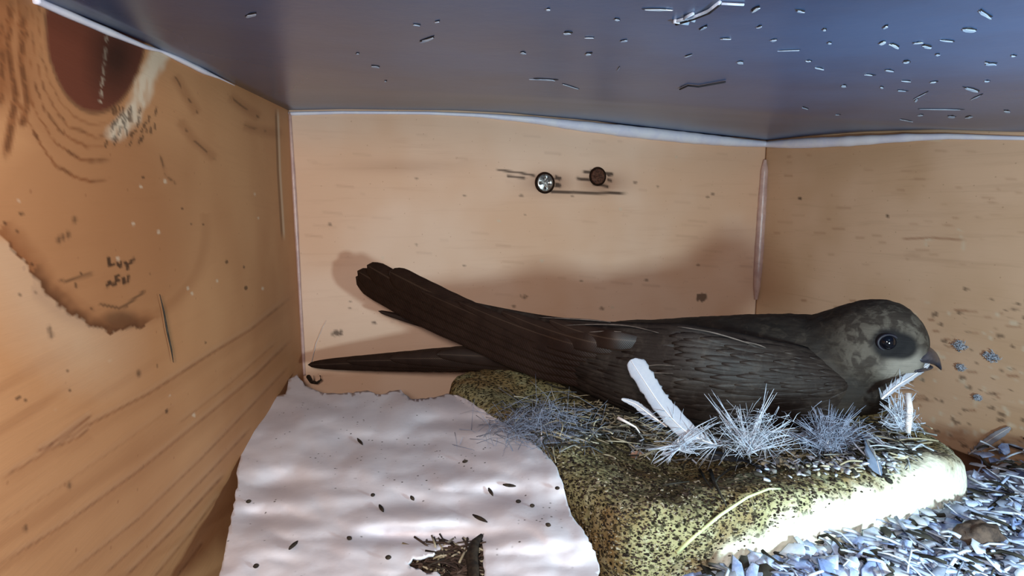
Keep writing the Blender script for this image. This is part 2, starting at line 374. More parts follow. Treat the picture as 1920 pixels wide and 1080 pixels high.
def back_marks(px, py, V):
    z = np.zeros(px.shape); tone, red, pale, mark = z.copy(), z.copy(), z.copy(), z.copy(); g = np.random.default_rng(8)
    for q, w in (([(1005, 352), (1040, 360), (1075, 360), (1120, 362), (1175, 362)], 2.0), ([(930, 318), (975, 324), (1005, 330)], 1.2), ([(950, 330), (985, 334)], 1.5), ([(1040, 332), (1052, 336)], 3),
                 ([(1040, 346), (1052, 349)], 3.4), ([(1080, 334), (1106, 338), (1130, 340)], 2), ([(1092, 322), (1150, 326)], 1.6), ([(1108, 318), (1110, 340)], 1.5), ([(1110, 344), (1142, 350)], 2),
                 ([(1138, 328), (1150, 327)], 2), ([(1138, 337), (1148, 339)], 2)):
        mark = stroke(mark, px, py, q, w, .85, 1.5)
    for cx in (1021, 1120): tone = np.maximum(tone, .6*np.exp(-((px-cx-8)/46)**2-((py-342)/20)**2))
    for i in range(70):
        x, y = 560+g.random()*860, 225+g.random()*420; l = 6+g.random()*40
        tone = stroke(tone, px, py, [(x, y), (x+l, y+l*.08)], .5, .06+.12*g.random(), 3)
    for i in range(26):
        x, y = 560+g.random()*860, 225+g.random()*430; s = .8+1.6*g.random()
        if g.random() < .6: mark = np.maximum(mark, .55*np.clip((s+1.2-np.hypot((px-x)*.6, py-y))/1.5, 0, 1))
        else: pale = np.maximum(pale, .7*np.clip((s+1.2-np.hypot((px-x)*.7, py-y))/1.5, 0, 1))
    for x, y, s in ((633, 625, 8), (702, 605, 4), (1316, 558, 9), (982, 556, 4), (1130, 580, 4)):
        mark = np.maximum(mark, .75*np.clip((s-np.hypot((px-x)*.7, py-y)+(hashnoise(px, py, 4, 6)-.5)*6)/3, 0, 1))
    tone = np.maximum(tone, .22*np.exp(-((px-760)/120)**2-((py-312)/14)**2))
    return tone, red, pale, mark

def right_marks(px, py, V):
    z = np.zeros(px.shape); tone, red, pale, mark = z.copy(), z.copy(), z.copy(), z.copy(); g = np.random.default_rng(18)
    for i in range(120):
        x, y = 1450+g.random()*490, 280+g.random()*620; l = 5+g.random()*26
        tone = stroke(tone, px, py, [(x, y), (x+l, y+l*.05)], .5, (.10+.18*g.random())*(1+1.2*(y > 560)), 3)
    for i in range(230):
        y = 540+g.random()**.75*400; x = 1700+g.random()*230; s = 1+3*g.random()**2
        if g.random() < .42: mark = np.maximum(mark, .6*np.clip((s+1-np.hypot((px-x)*.7, py-y))/1.5, 0, 1))
        else: pale = np.maximum(pale, .75*np.clip((s+1.5-np.hypot((px-x)*.8, (py-y)*.8))/2, 0, 1))
    for x, y, s in ((1664, 405, 4), (1500, 372, 4)): mark = np.maximum(mark, .8*np.clip((s-np.hypot(px-x, py-y))/2, 0, 1))
    for q in ([(1735, 455), (1735, 462)], [(1804, 440), (1806, 470)], [(1798, 428), (1802, 436)], [(1732, 452), (1748, 448)], [(1720, 260), (1768, 264)]): pale = stroke(pale, px, py, q, 1.6, .6, 2)
    tone = stroke(tone, px, py, [(1690, 448), (1750, 446), (1810, 450)], 1.2, .45, 2)
    return tone, red, pale, mark

inside = Vector((.05, .15, .05))
wall('wall_left', left_top, 330, 330, M['wall_left'], left_marks, Vector((1, .2, 0)), 'orange pine side board of the nest box with a dark red knot under the roof', .72)
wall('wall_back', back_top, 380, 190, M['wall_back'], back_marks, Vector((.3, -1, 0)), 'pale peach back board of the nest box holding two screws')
wall('wall_right', right_top, 260, 260, M['wall_right'], right_marks, Vector((-1, -.2, 0)), 'tan side board of the nest box behind the head of the bird')

# roof board, its paint chips belong to its surface
NB = 60
mb = MB(); rows = []
for i in range(NB+1):
    t = i/NB; a, b = edge_at(left_top, t), edge_at(right_top, t); row = []
    c0, c1 = left_top[0], right_top[0]
    for j in range(NB+1):
        s = j/NB; bk = edge_at(back_top, s); q = a.lerp(b, s) + (bk - c0.lerp(c1, s))*(1-t)**2
        row.append(q)
    rows.append(row)
mb.grid(rows)
if (Vector(mb.v[1])-Vector(mb.v[0])).cross(Vector(mb.v[NB+1])-Vector(mb.v[0])).z > 0: mb.f = [f[::-1] for f in mb.f]
rf = solid(mb.build('ceiling', [M['roof']]), .006, -1)
tag(rf, 'dark slate-painted roof board of the nest box with chips and scratches', 'ceiling', kind='structure')
from mathutils.bvhtree import BVHTree
RB = BVHTree.FromPolygons([Vector(v) for v in mb.v], mb.f)
def on_roof(px, py, off=.0002):
    r = ray(px, py).normalized(); h = RB.ray_cast(Vector((0, 0, ZC)), r)
    if h[0] is None: return None
    n = h[1] if h[1].z < 0 else -h[1]
    return h[0]+n*off, n
chips = [(470, 28, 24, -12, 7), (800, 74, 36, -18, 7), (704, 125, 20, 8, 6), (980, 99, 14, 10, 6), (1103, 101, 14, -8, 6), (1064, 62, 18, 0, 7), (1157, 36, 12, 6, 5), (1028, 17, 8, 0, 4), (1170, 76, 16, -8, 4),
         (1232, 17, 66, 1, 4), (1416, 18, 20, -25, 10), (1318, 52, 22, -25, 6), (1423, 50, 12, -15, 5), (1388, 117, 15, 4, 7), (1451, 75, 14, -5, 5), (1546, 55, 9, 5, 6), (1556, 80, 8, 0, 5), (1500, 20, 20, 10, 5), (1660, 50, 14, -20, 6),
         (1848, 27, 38, 32, 10), (1818, 56, 28, 4, 9), (1678, 86, 26, 25, 9), (1655, 80, 16, -20, 8), (1738, 87, 20, 8, 8), (1720, 80, 22, -4, 4), (1778, 76, 34, 6, 4), (1758, 102, 10, 0, 5), (1700, 116, 16, -2, 7), (1667, 132, 18, 10, 5),
         (1516, 114, 12, 5, 4), (1536, 128, 18, 12, 4), (1860, 120, 26, 0, 6), (1852, 118, 12, 20, 5), (1582, 161, 13, 2, 6), (1653, 164, 8, 10, 5), (1750, 154, 16, -4, 5), (1728, 178, 40, -28, 4), (1718, 188, 10, -30, 7),
         (1822, 168, 42, 16, 7), (1830, 182, 28, -24, 4), (1725, 216, 14, -8, 5), (1784, 219, 18, 4, 6), (1816, 220, 16, -10, 6), (1888, 209, 14, 6, 7), (1700, 226, 30, 12, 3), (1760, 205, 90, 1, 3), (1570, 215, 12, 0, 2), (1510, 203, 14, 20, 4),
         (1020, 149, 60, 3, 4), (1070, 162, 44, 18, 2), (722, 152, 6, 0, 4), (1290, 104, 16, -18, 4), (1630, 140, 24, 5, 3), (1690, 170, 24, 4, 3), (1700, 152, 20, 4, 3), (1850, 152, 14, 0, 4), (1900, 104, 12, 0, 4), (1480, 94, 50, -2, 2),
         (1360, 72, 22, 0, 3), (820, 40, 10, -10, 3), (780, 46, 16, 8, 3), (670, 100, 8, 0, 3), (1160, 128, 10, -60, 3), (1104, 70, 20, 0, 2)]
mb = MB(); md = MB()
for x, y, l, an, w in chips:
    a = math.radians(an)
    for m_, f_, off, dx, dy in ((mb, 1.0, .00012, 0, 0), (md, 1.05, .00006, 1, -w*.22)):
        p0 = on_roof(x+dx-math.cos(a)*l/2*f_, y+dy-math.sin(a)*l/2*f_, off); p1 = on_roof(x+dx+math.cos(a)*l/2*f_, y+dy+math.sin(a)*l/2*f_, off); pc = on_roof(x+dx, y+dy, off)
        pu = on_roof(x+dx, y+dy-w*.36*f_, off)
        if not (p0 and p1 and pc and pu): continue
        u = (p1[0]-p0[0])*.5; v2 = (pu[0]-pc[0]); m_.flake(pc[0], u, v2, .00004, 0, 9, .55)
adopt(mb.build('paint_chips', M['chip'], None, False), rf); adopt(md.build('chip_dark_rims', M['scratch'], None, False), rf)  # second mesh: a dark, slightly offset flake behind each chip
mb = MB()
for q, r in (([(1275, 165), (1290, 158), (1310, 160), (1360, 151)], .0002), ([(1268, 40), (1300, 30), (1330, 18), (1350, 2)], .0002)):
    mb.tube([on_roof(x, y, .0003)[0] for x, y in q], r, 5, 0, False)
adopt(mb.build('scratches', M['scratch']), rf)
mb = MB()
for q, r in (([(1262, 38), (1280, 33), (1305, 27), (1330, 16), (1350, 0)], .00022), ([(1264, 36), (1290, 40)], .0003), ([(1350, 3), (1395, 5)], .00015), ([(1300, 22), (1284, 30), (1302, 36)], .0002)):
    mb.tube([on_roof(x, y, .0002)[0] for x, y in q], r, 5, 0, False)
adopt(mb.build('pale_scratches', M['chip']), rf)

# floor
mb = MB(); fl = [L + Vector((-.01, .02, 0)), R + Vector((.02, .03, 0)), R2 + Vector((.03, 0, 0)), L2 + Vector((-.03, 0, 0))]
rows = [[(lambda q: Vector((q.x, q.y, ZF)))(fl[0].lerp(fl[3], i/24).lerp(fl[1].lerp(fl[2], i/24), j/24)) for j in range(25)] for i in range(25)]
mb.grid(rows)
if (Vector(mb.v[1])-Vector(mb.v[0])).cross(Vector(mb.v[25])-Vector(mb.v[0])).z < 0: mb.f = [f[::-1] for f in mb.f]
tag(solid(mb.build('floor', M['floor']), .01, -1), 'brown board floor of the nest box', 'floor', kind='structure')

# sealant beads in the joints
def bead(name, pts, mat, label):                             # pts: (position, radius)
    mb = MB(); n = len(pts); P3 = []
    for i in range(90):
        t = i/89; q = poly([(*p, r) for p, r in pts], t); s = 1+.12*fnoise(q, 180, 3)
        P3.append((Vector(q[:3]), q[3]*s))
    it = [p for p, r in P3]; rr = [r for p, r in P3]
    mb.tube(it, lambda t: rr[min(int(round(t*89)), 89)], 8)
    return tag(mb.build(name, mat), label, 'sealant', kind='structure')
nb = Vector((.331, -.944, 0)); nl = Vector((.976, .217, 0)); nrr = Vector((-.96, -.28, 0))
def px_r(p, w): return (p-Vector((0, 0, ZC))).dot(FWD)/FPX*w*.5
def bl(lst, A, B, nrm, off=.0003):
    o = []
    for x, y, w in lst:
        p = on_line(x, y+w*.42, A, B); r_ = px_r(p, w)*1.25; o.append((p+nrm*r_*.55, r_))
    return o
bead('trim_1', bl([(541, 211, 6), (640, 209, 5), (800, 210, 5), (900, 214, 6), (1000, 221, 11), (1080, 230, 15), (1180, 240, 18), (1300, 253, 17), (1380, 262, 13), (1437, 267, 9)], L, R, nb), M['caulk'], 'white sealant bead between roof and back board')
bead('trim_2', bl([(1437, 267, 9), (1500, 263, 15), (1600, 258, 16), (1700, 253, 13), (1780, 252, 9), (1930, 257, 6), (2300, 282, 5)], R, R2, nrr), M['caulk'], 'white sealant bead between roof and tan side board')
bead('trim_3', bl([(60, -6, 12), (110, 16, 12), (200, 55, 11), (270, 85, 7), (300, 94, 4), (330, 106, 9), (380, 131, 8), (410, 145, 3), (440, 160, 1)], L, L2, nl), M['caulk'], 'white sealant bead between roof and knotty side board')
bead('trim_4', [(Vector((L.x, L.y, on_line(x, y, L, R).z))+nb*.0006+nl*.0004, px_r(on_line(x, y, L, R), w)) for x, y, w in [(545, 212, 6), (544, 340, 9), (545, 420, 9), (545, 560, 7), (547, 650, 7), (548, 705, 5)]], M['caulk_dull'], 'thin dull sealant bead in the corner beside the knotty board')
bead('trim_5', [(Vector((R.x, R.y, on_line(x, y, L, R).z))+nb*.0012+nrr*.0012, px_r(on_line(x, y, L, R), w)) for x, y, w in [(1437, 300, 6), (1437, 320, 14), (1436, 400, 17), (1434, 480, 17), (1432, 530, 14), (1430, 560, 6)]], M['caulk_dull'], 'grey sealant bead in the corner behind the back of the bird')

# two screws in the back board
def screw(px, py, rpx, mats, label):
    c = on_line(px, py, L, R)+nb*.0002; r = px_r(c, rpx*2); ux = (R-L); ux.z = 0; ux.normalize(); uz = Vector((0, 0, 1))
    rt = empty('screw', c); mb = MB(); prof = [(1.22, -.0002), (1.25, .0004), (1.08, .0006), (1.02, .0002)]
    rows = [[c+(ux*math.cos(a)+uz*math.sin(a))*r*q+nb*h for a in [2*math.pi*k/28 for k in range(28)]] for q, h in prof]; mb.grid(rows, 0, True)
    h_ = adopt(mb.build('screw_hole', M['hole']), rt)
    mb = MB(); rows = []
    for q, h in ((1.0, -.0004), (1.0, .0007), (.9, .0010), (.62, .0008), (.5, .0011), (.36, .0011), (.2, .0011), (.04, .0011)):
        row = []
        for k_ in range(48):
            a = 2*math.pi*k_/48+.35; cr = abs(math.cos(2*a))**6
            dip = .0009 if (q < .55 and cr > .45) else 0
            row.append(c+(ux*math.cos(a)+uz*math.sin(a))*r*q+nb*(h-dip))
        rows.append(row)
    b = mb.grid(rows, 0, True); mb.face([b+7*48+k_ for k_ in range(48)])
    adopt(mb.build('screw_head', mats), rt)
    return tag(rt, label, 'screw', 'screws in the back board')
screw(1021, 343, 16, M['steel'], 'bright zinc cross-head screw in the back board')
screw(1120, 331, 14, M['rust'], 'rusty brown screw in the back board above a crack')

# ------------------------------------------------------------------ nest form (pale clay dish) with height profile
PLAN = [(.030, .094), (.060, .101), (.088, .111), (.107, .120), (.1135, .128), (.116, .140), (.112, .165), (.095, .190), (.060, .205), (.020, .206), (-.012, .196), (-.022, .182), (-.012, .160), (.002, .135), (.012, .112), (.020, .096)]
def ring_pt(t):
    n = len(PLAN); x = (t % 1)*n; i = int(x); f = x-i
    p = [PLAN[(i+d) % n] for d in (-1, 0, 1, 2)]
    return Vector([0.5*(2*b+(c-a)*f+(2*a-5*b+4*c-d)*f*f+(3*b-a-3*c+d)*f**3) for a, b, c, d in zip(*p)]+[0])
NC = Vector((.052, .148, 0)); NR = 220
prof = [(1.02, ZF, 0), (1.02, 0.0, 0), (1.02, .003, .0), (1.015, .006, .0), (1.01, .009, .02), (1.0, .0115, .06), (.985, .0130, .16), (.965, .0138, .32), (.94, .0143, .55), (.91, .0144, .8), (.87, .0143, .95), (.82, .0138, 1), (.77, .0131, 1), (.71, .0121, 1), (.64, .0108, 1), (.55, .0090, 1), (.45, .0072, 1), (.34, .0062, 1), (.22, .0056, 1), (.1, .0054, 1), (.02, .0054, 1)]
mb = MB(); rows = []; dirt = []
for q, h, d in prof:
    row = []
    for k_ in range(NR):
        t = k_/NR; e = ring_pt(t); p = NC+(e-NC)*q
        jn = fnoise((p.x, p.y, h), 90, 2)*.0011+fnoise((p.x, p.y, h), 260, 5)*.0006+fnoise((p.x, p.y, h), 700, 9)*.00025
        hh = h*(1+.10*math.sin(2*math.pi*t*2+1.0))
        lump = .003*math.exp(-((p.x-.106)/.012)**2-((p.y-.150)/.010)**2)
        row.append(Vector((p.x+jn*.8, p.y+jn, hh+lump+jn*(1 if h > 0 else 0) if h >= 0 else h)))
    rows.append(row)
b = mb.grid(rows, 0, True); mb.face([b+(len(prof)-1)*NR+k_ for k_ in range(NR)])
PXY = project(np.array(mb.v))
DX, DY = [1000, 1290, 1400, 1500, 1600, 1650, 1750, 1850], [1330, 1088, 1020, 962, 922, 908, 872, 842]   # where the dirt gives way to bare clay
dirt = [min(1, max(0, (interp(a, DX, DY)-b_)/55+.35+fnoise(v, 150, 4)*.7+fnoise(v, 420, 4)*.5)) for a, b_, v in zip(PXY[0], PXY[1], mb.v)]
mb.at = {'dirt': dirt}
nest_obj = mb.build('nest_dish', M['clay'])
tag(nest_obj, 'speckled cream nest dish under the sitting bird, its front edge brightly lit', 'nest')
NTREE = BVHTree.FromPolygons([Vector(v) for v in mb.v], mb.f)
def on_nest(px, py, off=.0003):
    h = NTREE.ray_cast(Vector((0, 0, ZC)), ray(px, py).normalized())
    if h[0] is not None: return h[0]+Vector((0, 0, off))
    return on_z(px, py, off)

# ------------------------------------------------------------------ torn white paper sheet
OUT = [(398, 1110), (412, 1075), (425, 1020), (436, 960), (446, 905), (444, 880), (452, 862), (453, 818), (478, 798), (496, 770), (505, 748), (520, 742), (536, 738), (541, 712), (556, 703), (572, 722), (600, 735), (640, 738), (690, 733), (715, 740), (730, 733), (752, 732),
       (770, 748), (805, 746), (838, 738), (858, 741), (880, 752), (905, 768), (940, 790), (975, 812), (1010, 838), (1040, 868), (1054, 900), (1062, 940), (1076, 972), (1098, 1000), (1116, 1035), (1124, 1060), (1118, 1110),
       (915, 1110), (908, 1070), (905, 1030), (902, 1000), (892, 1012), (884, 1040), (878, 1022), (850, 1022), (828, 1024), (812, 1040), (775, 1046), (764, 1058), (800, 1074), (822, 1072), (835, 1110)]
def resample(pts, step, amp):
    o = []; n = len(pts)
    for i in range(n):
        a, b = Vector(pts[i]), Vector(pts[(i+1) % n]); m = max(1, int((b-a).length/step))
        for k_ in range(m):
            p = a.lerp(b, k_/m); o.append(p+Vector((rng.uniform(-amp, amp), rng.uniform(-amp, amp))))
    return o
bumps = [(560, 800, 60, 46, .0030), (700, 770, 110, 26, .0012), (480, 880, 30, 60, .0012), (515, 905, 60, 26, -.0024), (600, 880, 150, 16, .0012), (500, 968, 70, 18, -.0022), (620, 935, 90, 22, .0018), (840, 905, 130, 26, .0022), (780, 945, 160, 16, -.0010), (780, 975, 120, 22, .0018), (830, 1004, 110, 16, -.0026),
         (980, 860, 80, 30, .0028), (960, 925, 60, 18, -.0018), (1045, 945, 50, 26, -.0020), (1010, 1010, 90, 26, .0026), (870, 790, 90, 16, -.0016), (760, 830, 130, 18, -.0014), (920, 805, 60, 18, .0016), (470, 1040, 60, 30, .0016), (640, 1030, 130, 26, .0014), (720, 1005, 60, 14, -.0012)]
def paper_z(x, y):
    z = .0115
    for bx, by, sx, sy, h in bumps: z += (.30 if h > 0 else .9)*h*math.exp(-((x-bx)/sx)**2-((y-by)/sy)**2)
    z += .00045*noise.noise(Vector((x*.012, y*.02, 1)))+.0002*noise.noise(Vector((x*.03, y*.05, 4)))+.0007*abs(noise.noise(Vector((x*.011+y*.008, y*.022-x*.006, 7))))
    z += .0025*max(0, min(1, (x-860)/170))*max(0, min(1, (1030-y)/90+.35))
    return z
def paper_pt(x, y, off=0.0):                                # the sheet lies over the rim of the dish where it meets it
    p = on_z(x, y, paper_z(x, y)+off); r = ray(x, y).normalized(); o_ = Vector((0, 0, ZC))
    h = NTREE.ray_cast(o_, r)
    if h[0] is not None:
        lim = (h[0]-o_).length-.0016-off
        if (p-o_).length > lim: p = o_+r*lim
    return p
outl = resample(OUT, 7, 1.6)
from mathutils.geometry import intersect_point_tri_2d
def inside_poly(p, pg):
    c = False; n = len(pg); j = n-1
    for i in range(n):
        if (pg[i][1] > p[1]) != (pg[j][1] > p[1]) and p[0] < (pg[j][0]-pg[i][0])*(p[1]-pg[i][1])/(pg[j][1]-pg[i][1])+pg[i][0]: c = not c
        j = i
    return c
pts = list(outl); ne = len(outl)
y = 700
while y < 1112:
    x = 400
    while x < 1130:
        q = Vector((x+rng.uniform(-2, 2), y+rng.uniform(-1.2, 1.2)))
        if inside_poly(q, outl): pts.append(q)
        x += 7
    y += 4.5
vo, eo, fo, *_ = delaunay_2d_cdt(pts, [(i, (i+1) % ne) for i in range(ne)], [], 1, 1e-3)
mb = MB()
for q in vo:
    mb.v.append(tuple(paper_pt(q.x, q.y)))
for f in fo: mb.face(f)
if (Vector(mb.v[fo[0][1]])-Vector(mb.v[fo[0][0]])).cross(Vector(mb.v[fo[0][2]])-Vector(mb.v[fo[0][0]])).z < 0: mb.f = [f[::-1] for f in mb.f]
paper = solid(mb.build('paper_sheet', M['paper']), .0005, -1)
tag(paper, 'torn crumpled off-white paper sheet on the floor in front of the back board', 'paper')
def on_paper(px, py, off=.0003): return paper_pt(px, py, off)

# ------------------------------------------------------------------ feathers
def feather(name, pts, width, nrm, vane, quill_r=.0003, barbs=0, barb_len=.006, barb_mat=None, label=None, group=None, asym=.5, tipround=.12, fray=.25, parent=None, base_bare=.12, cup=.15):
    """pts: base -> tip (3-D); root object is the vane, quill and barbs are its parts"""
    pts = [tuple(p) for p in pts]; n = 46; cen = [Vector(smooth(pts, i/(n-1))) for i in range(n)]
    nrm = Vector(nrm).normalized(); mb = MB(); rows = []; ed = []; al = []
    sides = []
    for i in range(n):
        d = (cen[min(i+1, n-1)]-cen[max(i-1, 0)]).normalized(); s = d.cross(nrm).normalized(); sides.append(s)
        t = i/(n-1)
        w = width*min(1, max(0.02, (t-base_bare)/.22))**.7*min(1, max(0, (1-t)/max(tipround, .01)))**.5 if t > base_bare else width*.03
        row = []
        for j in range(-5, 6):
            f = j/5; ww = w*(2*asym if f > 0 else 2*(1-asym))
            fr = 1-fray*rng.random()*(abs(f) > .9)
            p = cen[i]+s*(f*ww*.5*fr)-nrm*(abs(f)**1.5*w*cup)
            row.append(p); ed.append(abs(f)); al.append(t)
        rows.append(row)
    mb.grid(rows); mb.at = dict(edge=ed, along=al)
    vo_ = solid(mb.build(name, vane), .00012, 0)
    if parent: adopt(vo_, parent)
    if quill_r:
        mb = MB(); mb.tube([c+nrm*.0002 for c in cen[::3]], quill_r, 5); q = mb.build('quill', M['quill'] if vane is not M['dark_vane'] else M['fibre_dark']); adopt(q, vo_)
    if barbs:
        mb = MB()
        for b_ in range(barbs):
            t = rng.random()**1.6*.5; i = int(t*(n-1)); sg = rng.choice((-1, 1)); d = (cen[min(i+1, n-1)]-cen[max(i-1, 0)]).normalized()
            dr = (d*rng.uniform(.2, 1.1)+sides[i]*sg*rng.uniform(.3, 1)+nrm*rng.uniform(-.2, .6)).normalized(); l = barb_len*rng.uniform(.5, 1.2)
            mb.tube([cen[i]+dr*l*u+Vector((0, 0, -1))*(l*.25*u*u) for u in (0, .33, .66, 1)], .00013, 3)
        adopt(mb.build('downy_barbs', barb_mat or M['down']), vo_)
    if label: tag(vo_, label, 'feather', group)
    return vo_
def down_tuft(name, base, tips, label, mat, per=4, r=.00016, group=None, fuzz=160):
    """a downy feather: a short quill at the base and barbs fanning to the given tips"""
    base = Vector(base); mb = MB()
    for tp in tips:
        tp = Vector(tp)
        for q in range(per):
            e_ = tp+Vector((rng.uniform(-1, 1), rng.uniform(-1, 1), rng.uniform(-1, 1)))*((tp-base).length*.13*(q > 0)); b2 = base+Vector((rng.uniform(-1, 1), rng.uniform(-1, 1), rng.uniform(-.6, .3)))*.0012
            mid = b2.lerp(e_, .5)+Vector((rng.uniform(-1, 1), rng.uniform(-1, 1), rng.uniform(-1, 1)))*.0008
            mb.tube([smooth([tuple(b2), tuple(mid), tuple(e_)], u/5) for u in range(6)], r*rng.uniform(.7, 1.5), 4)
    mean = sum((Vector(t) for t in tips), Vector())/len(tips)-base; L_ = mean.length
    for q in range(fuzz):
        e_ = base+mean*rng.uniform(.0, .75)+Vector((rng.gauss(0, .42), rng.gauss(0, .3), rng.gauss(0, .2)))*L_
        u = Vector((rng.gauss(0, 1), rng.gauss(0, .7), rng.gauss(0, .8)))*L_*.22
        mb.tube([e_-u, e_+Vector((0, 0, L_*.06)), e_+u], .00008, 3)
    o = mb.build(name, mat); mb = MB(); mb.tube([base+Vector((0, 0, -.001)), base, base+Vector((0, -.0004, .002))], .0004, 6); adopt(mb.build('quill', M['quill']), o)
    return tag(o, label, 'feather', group)

# ------------------------------------------------------------------ the swift
BIRD = empty('swift', P(1350, 800, .165))
def loft(mb, st, lat, nring=36, sub=6):
    """stations (px, top, bottom, depth, half width); lateral direction lat"""
    n = (len(st)-1)*sub+1; rows = []
    for i in range(n):
        x, tp, bt, d, w = smooth(st, i/(n-1)); a, b_ = P(x, tp, d), P(x, bt, d); c = (a+b_)*.5; up = (a-b_)*.5
        rows.append([c+up*math.sin(q)+Vector(lat)*(w*math.cos(q)) for q in [2*math.pi*k_/nring for k_ in range(nring)]])
    b0 = mb.grid(rows, 0, True); mb.face([b0+k_ for k_ in range(nring)][::-1]); mb.face([b0+(n-1)*nring+k_ for k_ in range(nring)])
mb = MB(); lat = Vector((.26, .965, 0)).normalized()
loft(mb, [(1010, 668, 700, .186, .004), (1060, 636, 722, .184, .009), (1140, 606, 765, .179, .014), (1240, 600, 775, .174, .0175), (1350, 594, 785, .169, .0195), (1450, 590, 788, .165, .0195), (1530, 592, 788, .161, .0180), (1585, 605, 780, .157, .0150), (1630, 640, 778, .154, .0115), (1655, 680, 762, .152, .006)], lat)
loft(mb, [(1480, 604, 735, .161, .0125), (1530, 591, 738, .158, .0130), (1575, 576, 732, .154, .0130), (1620, 564, 724, .151, .0128), (1660, 562, 717, .149, .0122), (1695, 573, 708, .147, .0108), (1716, 591, 690, .146, .0078), (1730, 610, 664, .1455, .0048), (1737, 628, 652, .145, .0026)], Vector((.30, .954, 0)).normalized())
BTREE = BVHTree.FromPolygons([Vector(v) for v in mb.v], mb.f)
def on_bird(px, py):
    h = BTREE.ray_cast(Vector((0, 0, ZC)), ray(px, py).normalized())
    return h[0] if h[0] is not None else P(px, py, .145)
k, c = plume('swift_plumage', (33, 27, 23), (46, 38, 32), (66, 57, 48))
geo = k.n('ShaderNodeTexCoord').outputs['Object']
def blob(kk, p, r0, r1):
    x = kk.n('ShaderNodeVectorMath', operation='DISTANCE'); kk.put(x.inputs[0], geo); x.inputs[1].default_value = p
    return kk.ss(x.outputs['Value'], r0, r1)
headmask = blob(k, on_bird(1672, 640), .017, .008)
fa = k.mix(k.ss(k.noise(k.coord(), 330, 3, .6, .5), .42, .60), lin((50, 42, 36)), lin((86, 78, 69)))
c = k.mix(k.math('MULTIPLY', headmask, .85), c, fa)
th = blob(k, on_bird(1700, 692), .0085, .0025)
c = k.mix(k.math('MULTIPLY', th, .7), c, lin((140, 132, 122)))
for q, r in ((on_bird(1668, 645), (.0052, .0030)), (on_bird(1693, 650), (.0046, .0026))):
    c = k.mix(k.math('MULTIPLY', blob(k, q, *r), .98), c, lin((7, 3, 5)))
M['plumage'] = k.out(c, .75, .25)
body = mb.build('body', M['plumage'])
rm = body.modifiers.new('skin', 'REMESH'); rm.mode = 'VOXEL'; rm.voxel_size = .0007; rm.use_smooth_shade = True
sm = body.modifiers.new('smooth', 'SMOOTH'); sm.factor = .5; sm.iterations = 8
tx = bpy.data.textures.new('plumage_relief', 'CLOUDS'); tx.noise_scale = .003; tx.noise_depth = 3
dp = body.modifiers.new('relief', 'DISPLACE'); dp.texture = tx; dp.strength = .0006; dp.mid_level = .5
adopt(body, BIRD)
# eye and bill
def sphere(mb, c, r, n=20, sq=(1, 1, 1)):
    c = Vector(c); rows = []
    for i in range(n+1):
        a = math.pi*i/n; rows.append([c+Vector((math.sin(a)*math.cos(b_)*sq[0], math.sin(a)*math.sin(b_)*sq[1], math.cos(a)*sq[2]))*r for b_ in [2*math.pi*k_/(2*n) for k_ in range(2*n)]])
    mb.grid(rows, 0, True)
HS = on_bird(1666, 643)+Vector((.0002, .0010, 0))                                       # where the eye sits on the cheek
mb = MB(); sphere(mb, HS, .0022); eye = adopt(mb.build('eye', M['eye']), BIRD)
toc = (Vector((0, 0, ZC))-HS).normalized(); ax = Vector((0, 0, 1)).cross(toc).normalized(); ay = toc.cross(ax)
toc = Vector((-.12, -.99, .02)).normalized(); ax = Vector((0, 0, 1)).cross(toc).normalized(); ay = toc.cross(ax)
mb = MB(); rows = []
for k_ in range(33):
    a = 2*math.pi*k_/32; c0 = HS+(ax*math.cos(a)*1.1+ay*math.sin(a)*.92)*.0023+toc*.0007
    rad = (ax*math.cos(a)+ay*math.sin(a)); rows.append([c0+rad*.0004*math.cos(b_)+toc*.0004*math.sin(b_) for b_ in [2*math.pi*q/8 for q in range(8)]])
mb.grid(rows, 0, True); adopt(mb.build('eyelid', M['lid']), eye)
def bill_loft(st):
    mb = MB(); rows = []
    for i in range(25):
        x, tp, bt, d, w = smooth(st, i/24); a, b_ = P(x, tp, d), P(x, bt, d); c = (a+b_)*.5; up = (a-b_)*.5
        rows.append([c+up*math.sin(q)+lat*(w*math.cos(q)) for q in [2*math.pi*k_/18 for k_ in range(18)]])
    b0 = mb.grid(rows, 0, True); mb.face([b0+k_ for k_ in range(18)][::-1]); mb.face([b0+24*18+k_ for k_ in range(18)]); return mb
bl_ = adopt(bill_loft([(1704, 648, 677, .1436, .0068), (1722, 646, 678, .1434, .0060), (1738, 648, 680, .1436, .0046), (1750, 656, 684, .1440, .0028), (1758, 668, 689, .1440, .0017), (1764, 685, 694, .1440, .0006)]).build('bill', M['bill']), BIRD)
adopt(bill_loft([(1698, 677, 692, .1438, .0062), (1712, 678, 693, .1436, .0054), (1728, 680, 693, .1440, .0034), (1741, 683, 692, .1440, .0018), (1748, 686, 690, .1440, .0006)]).build('lower_mandible', M['bill']), bl_)
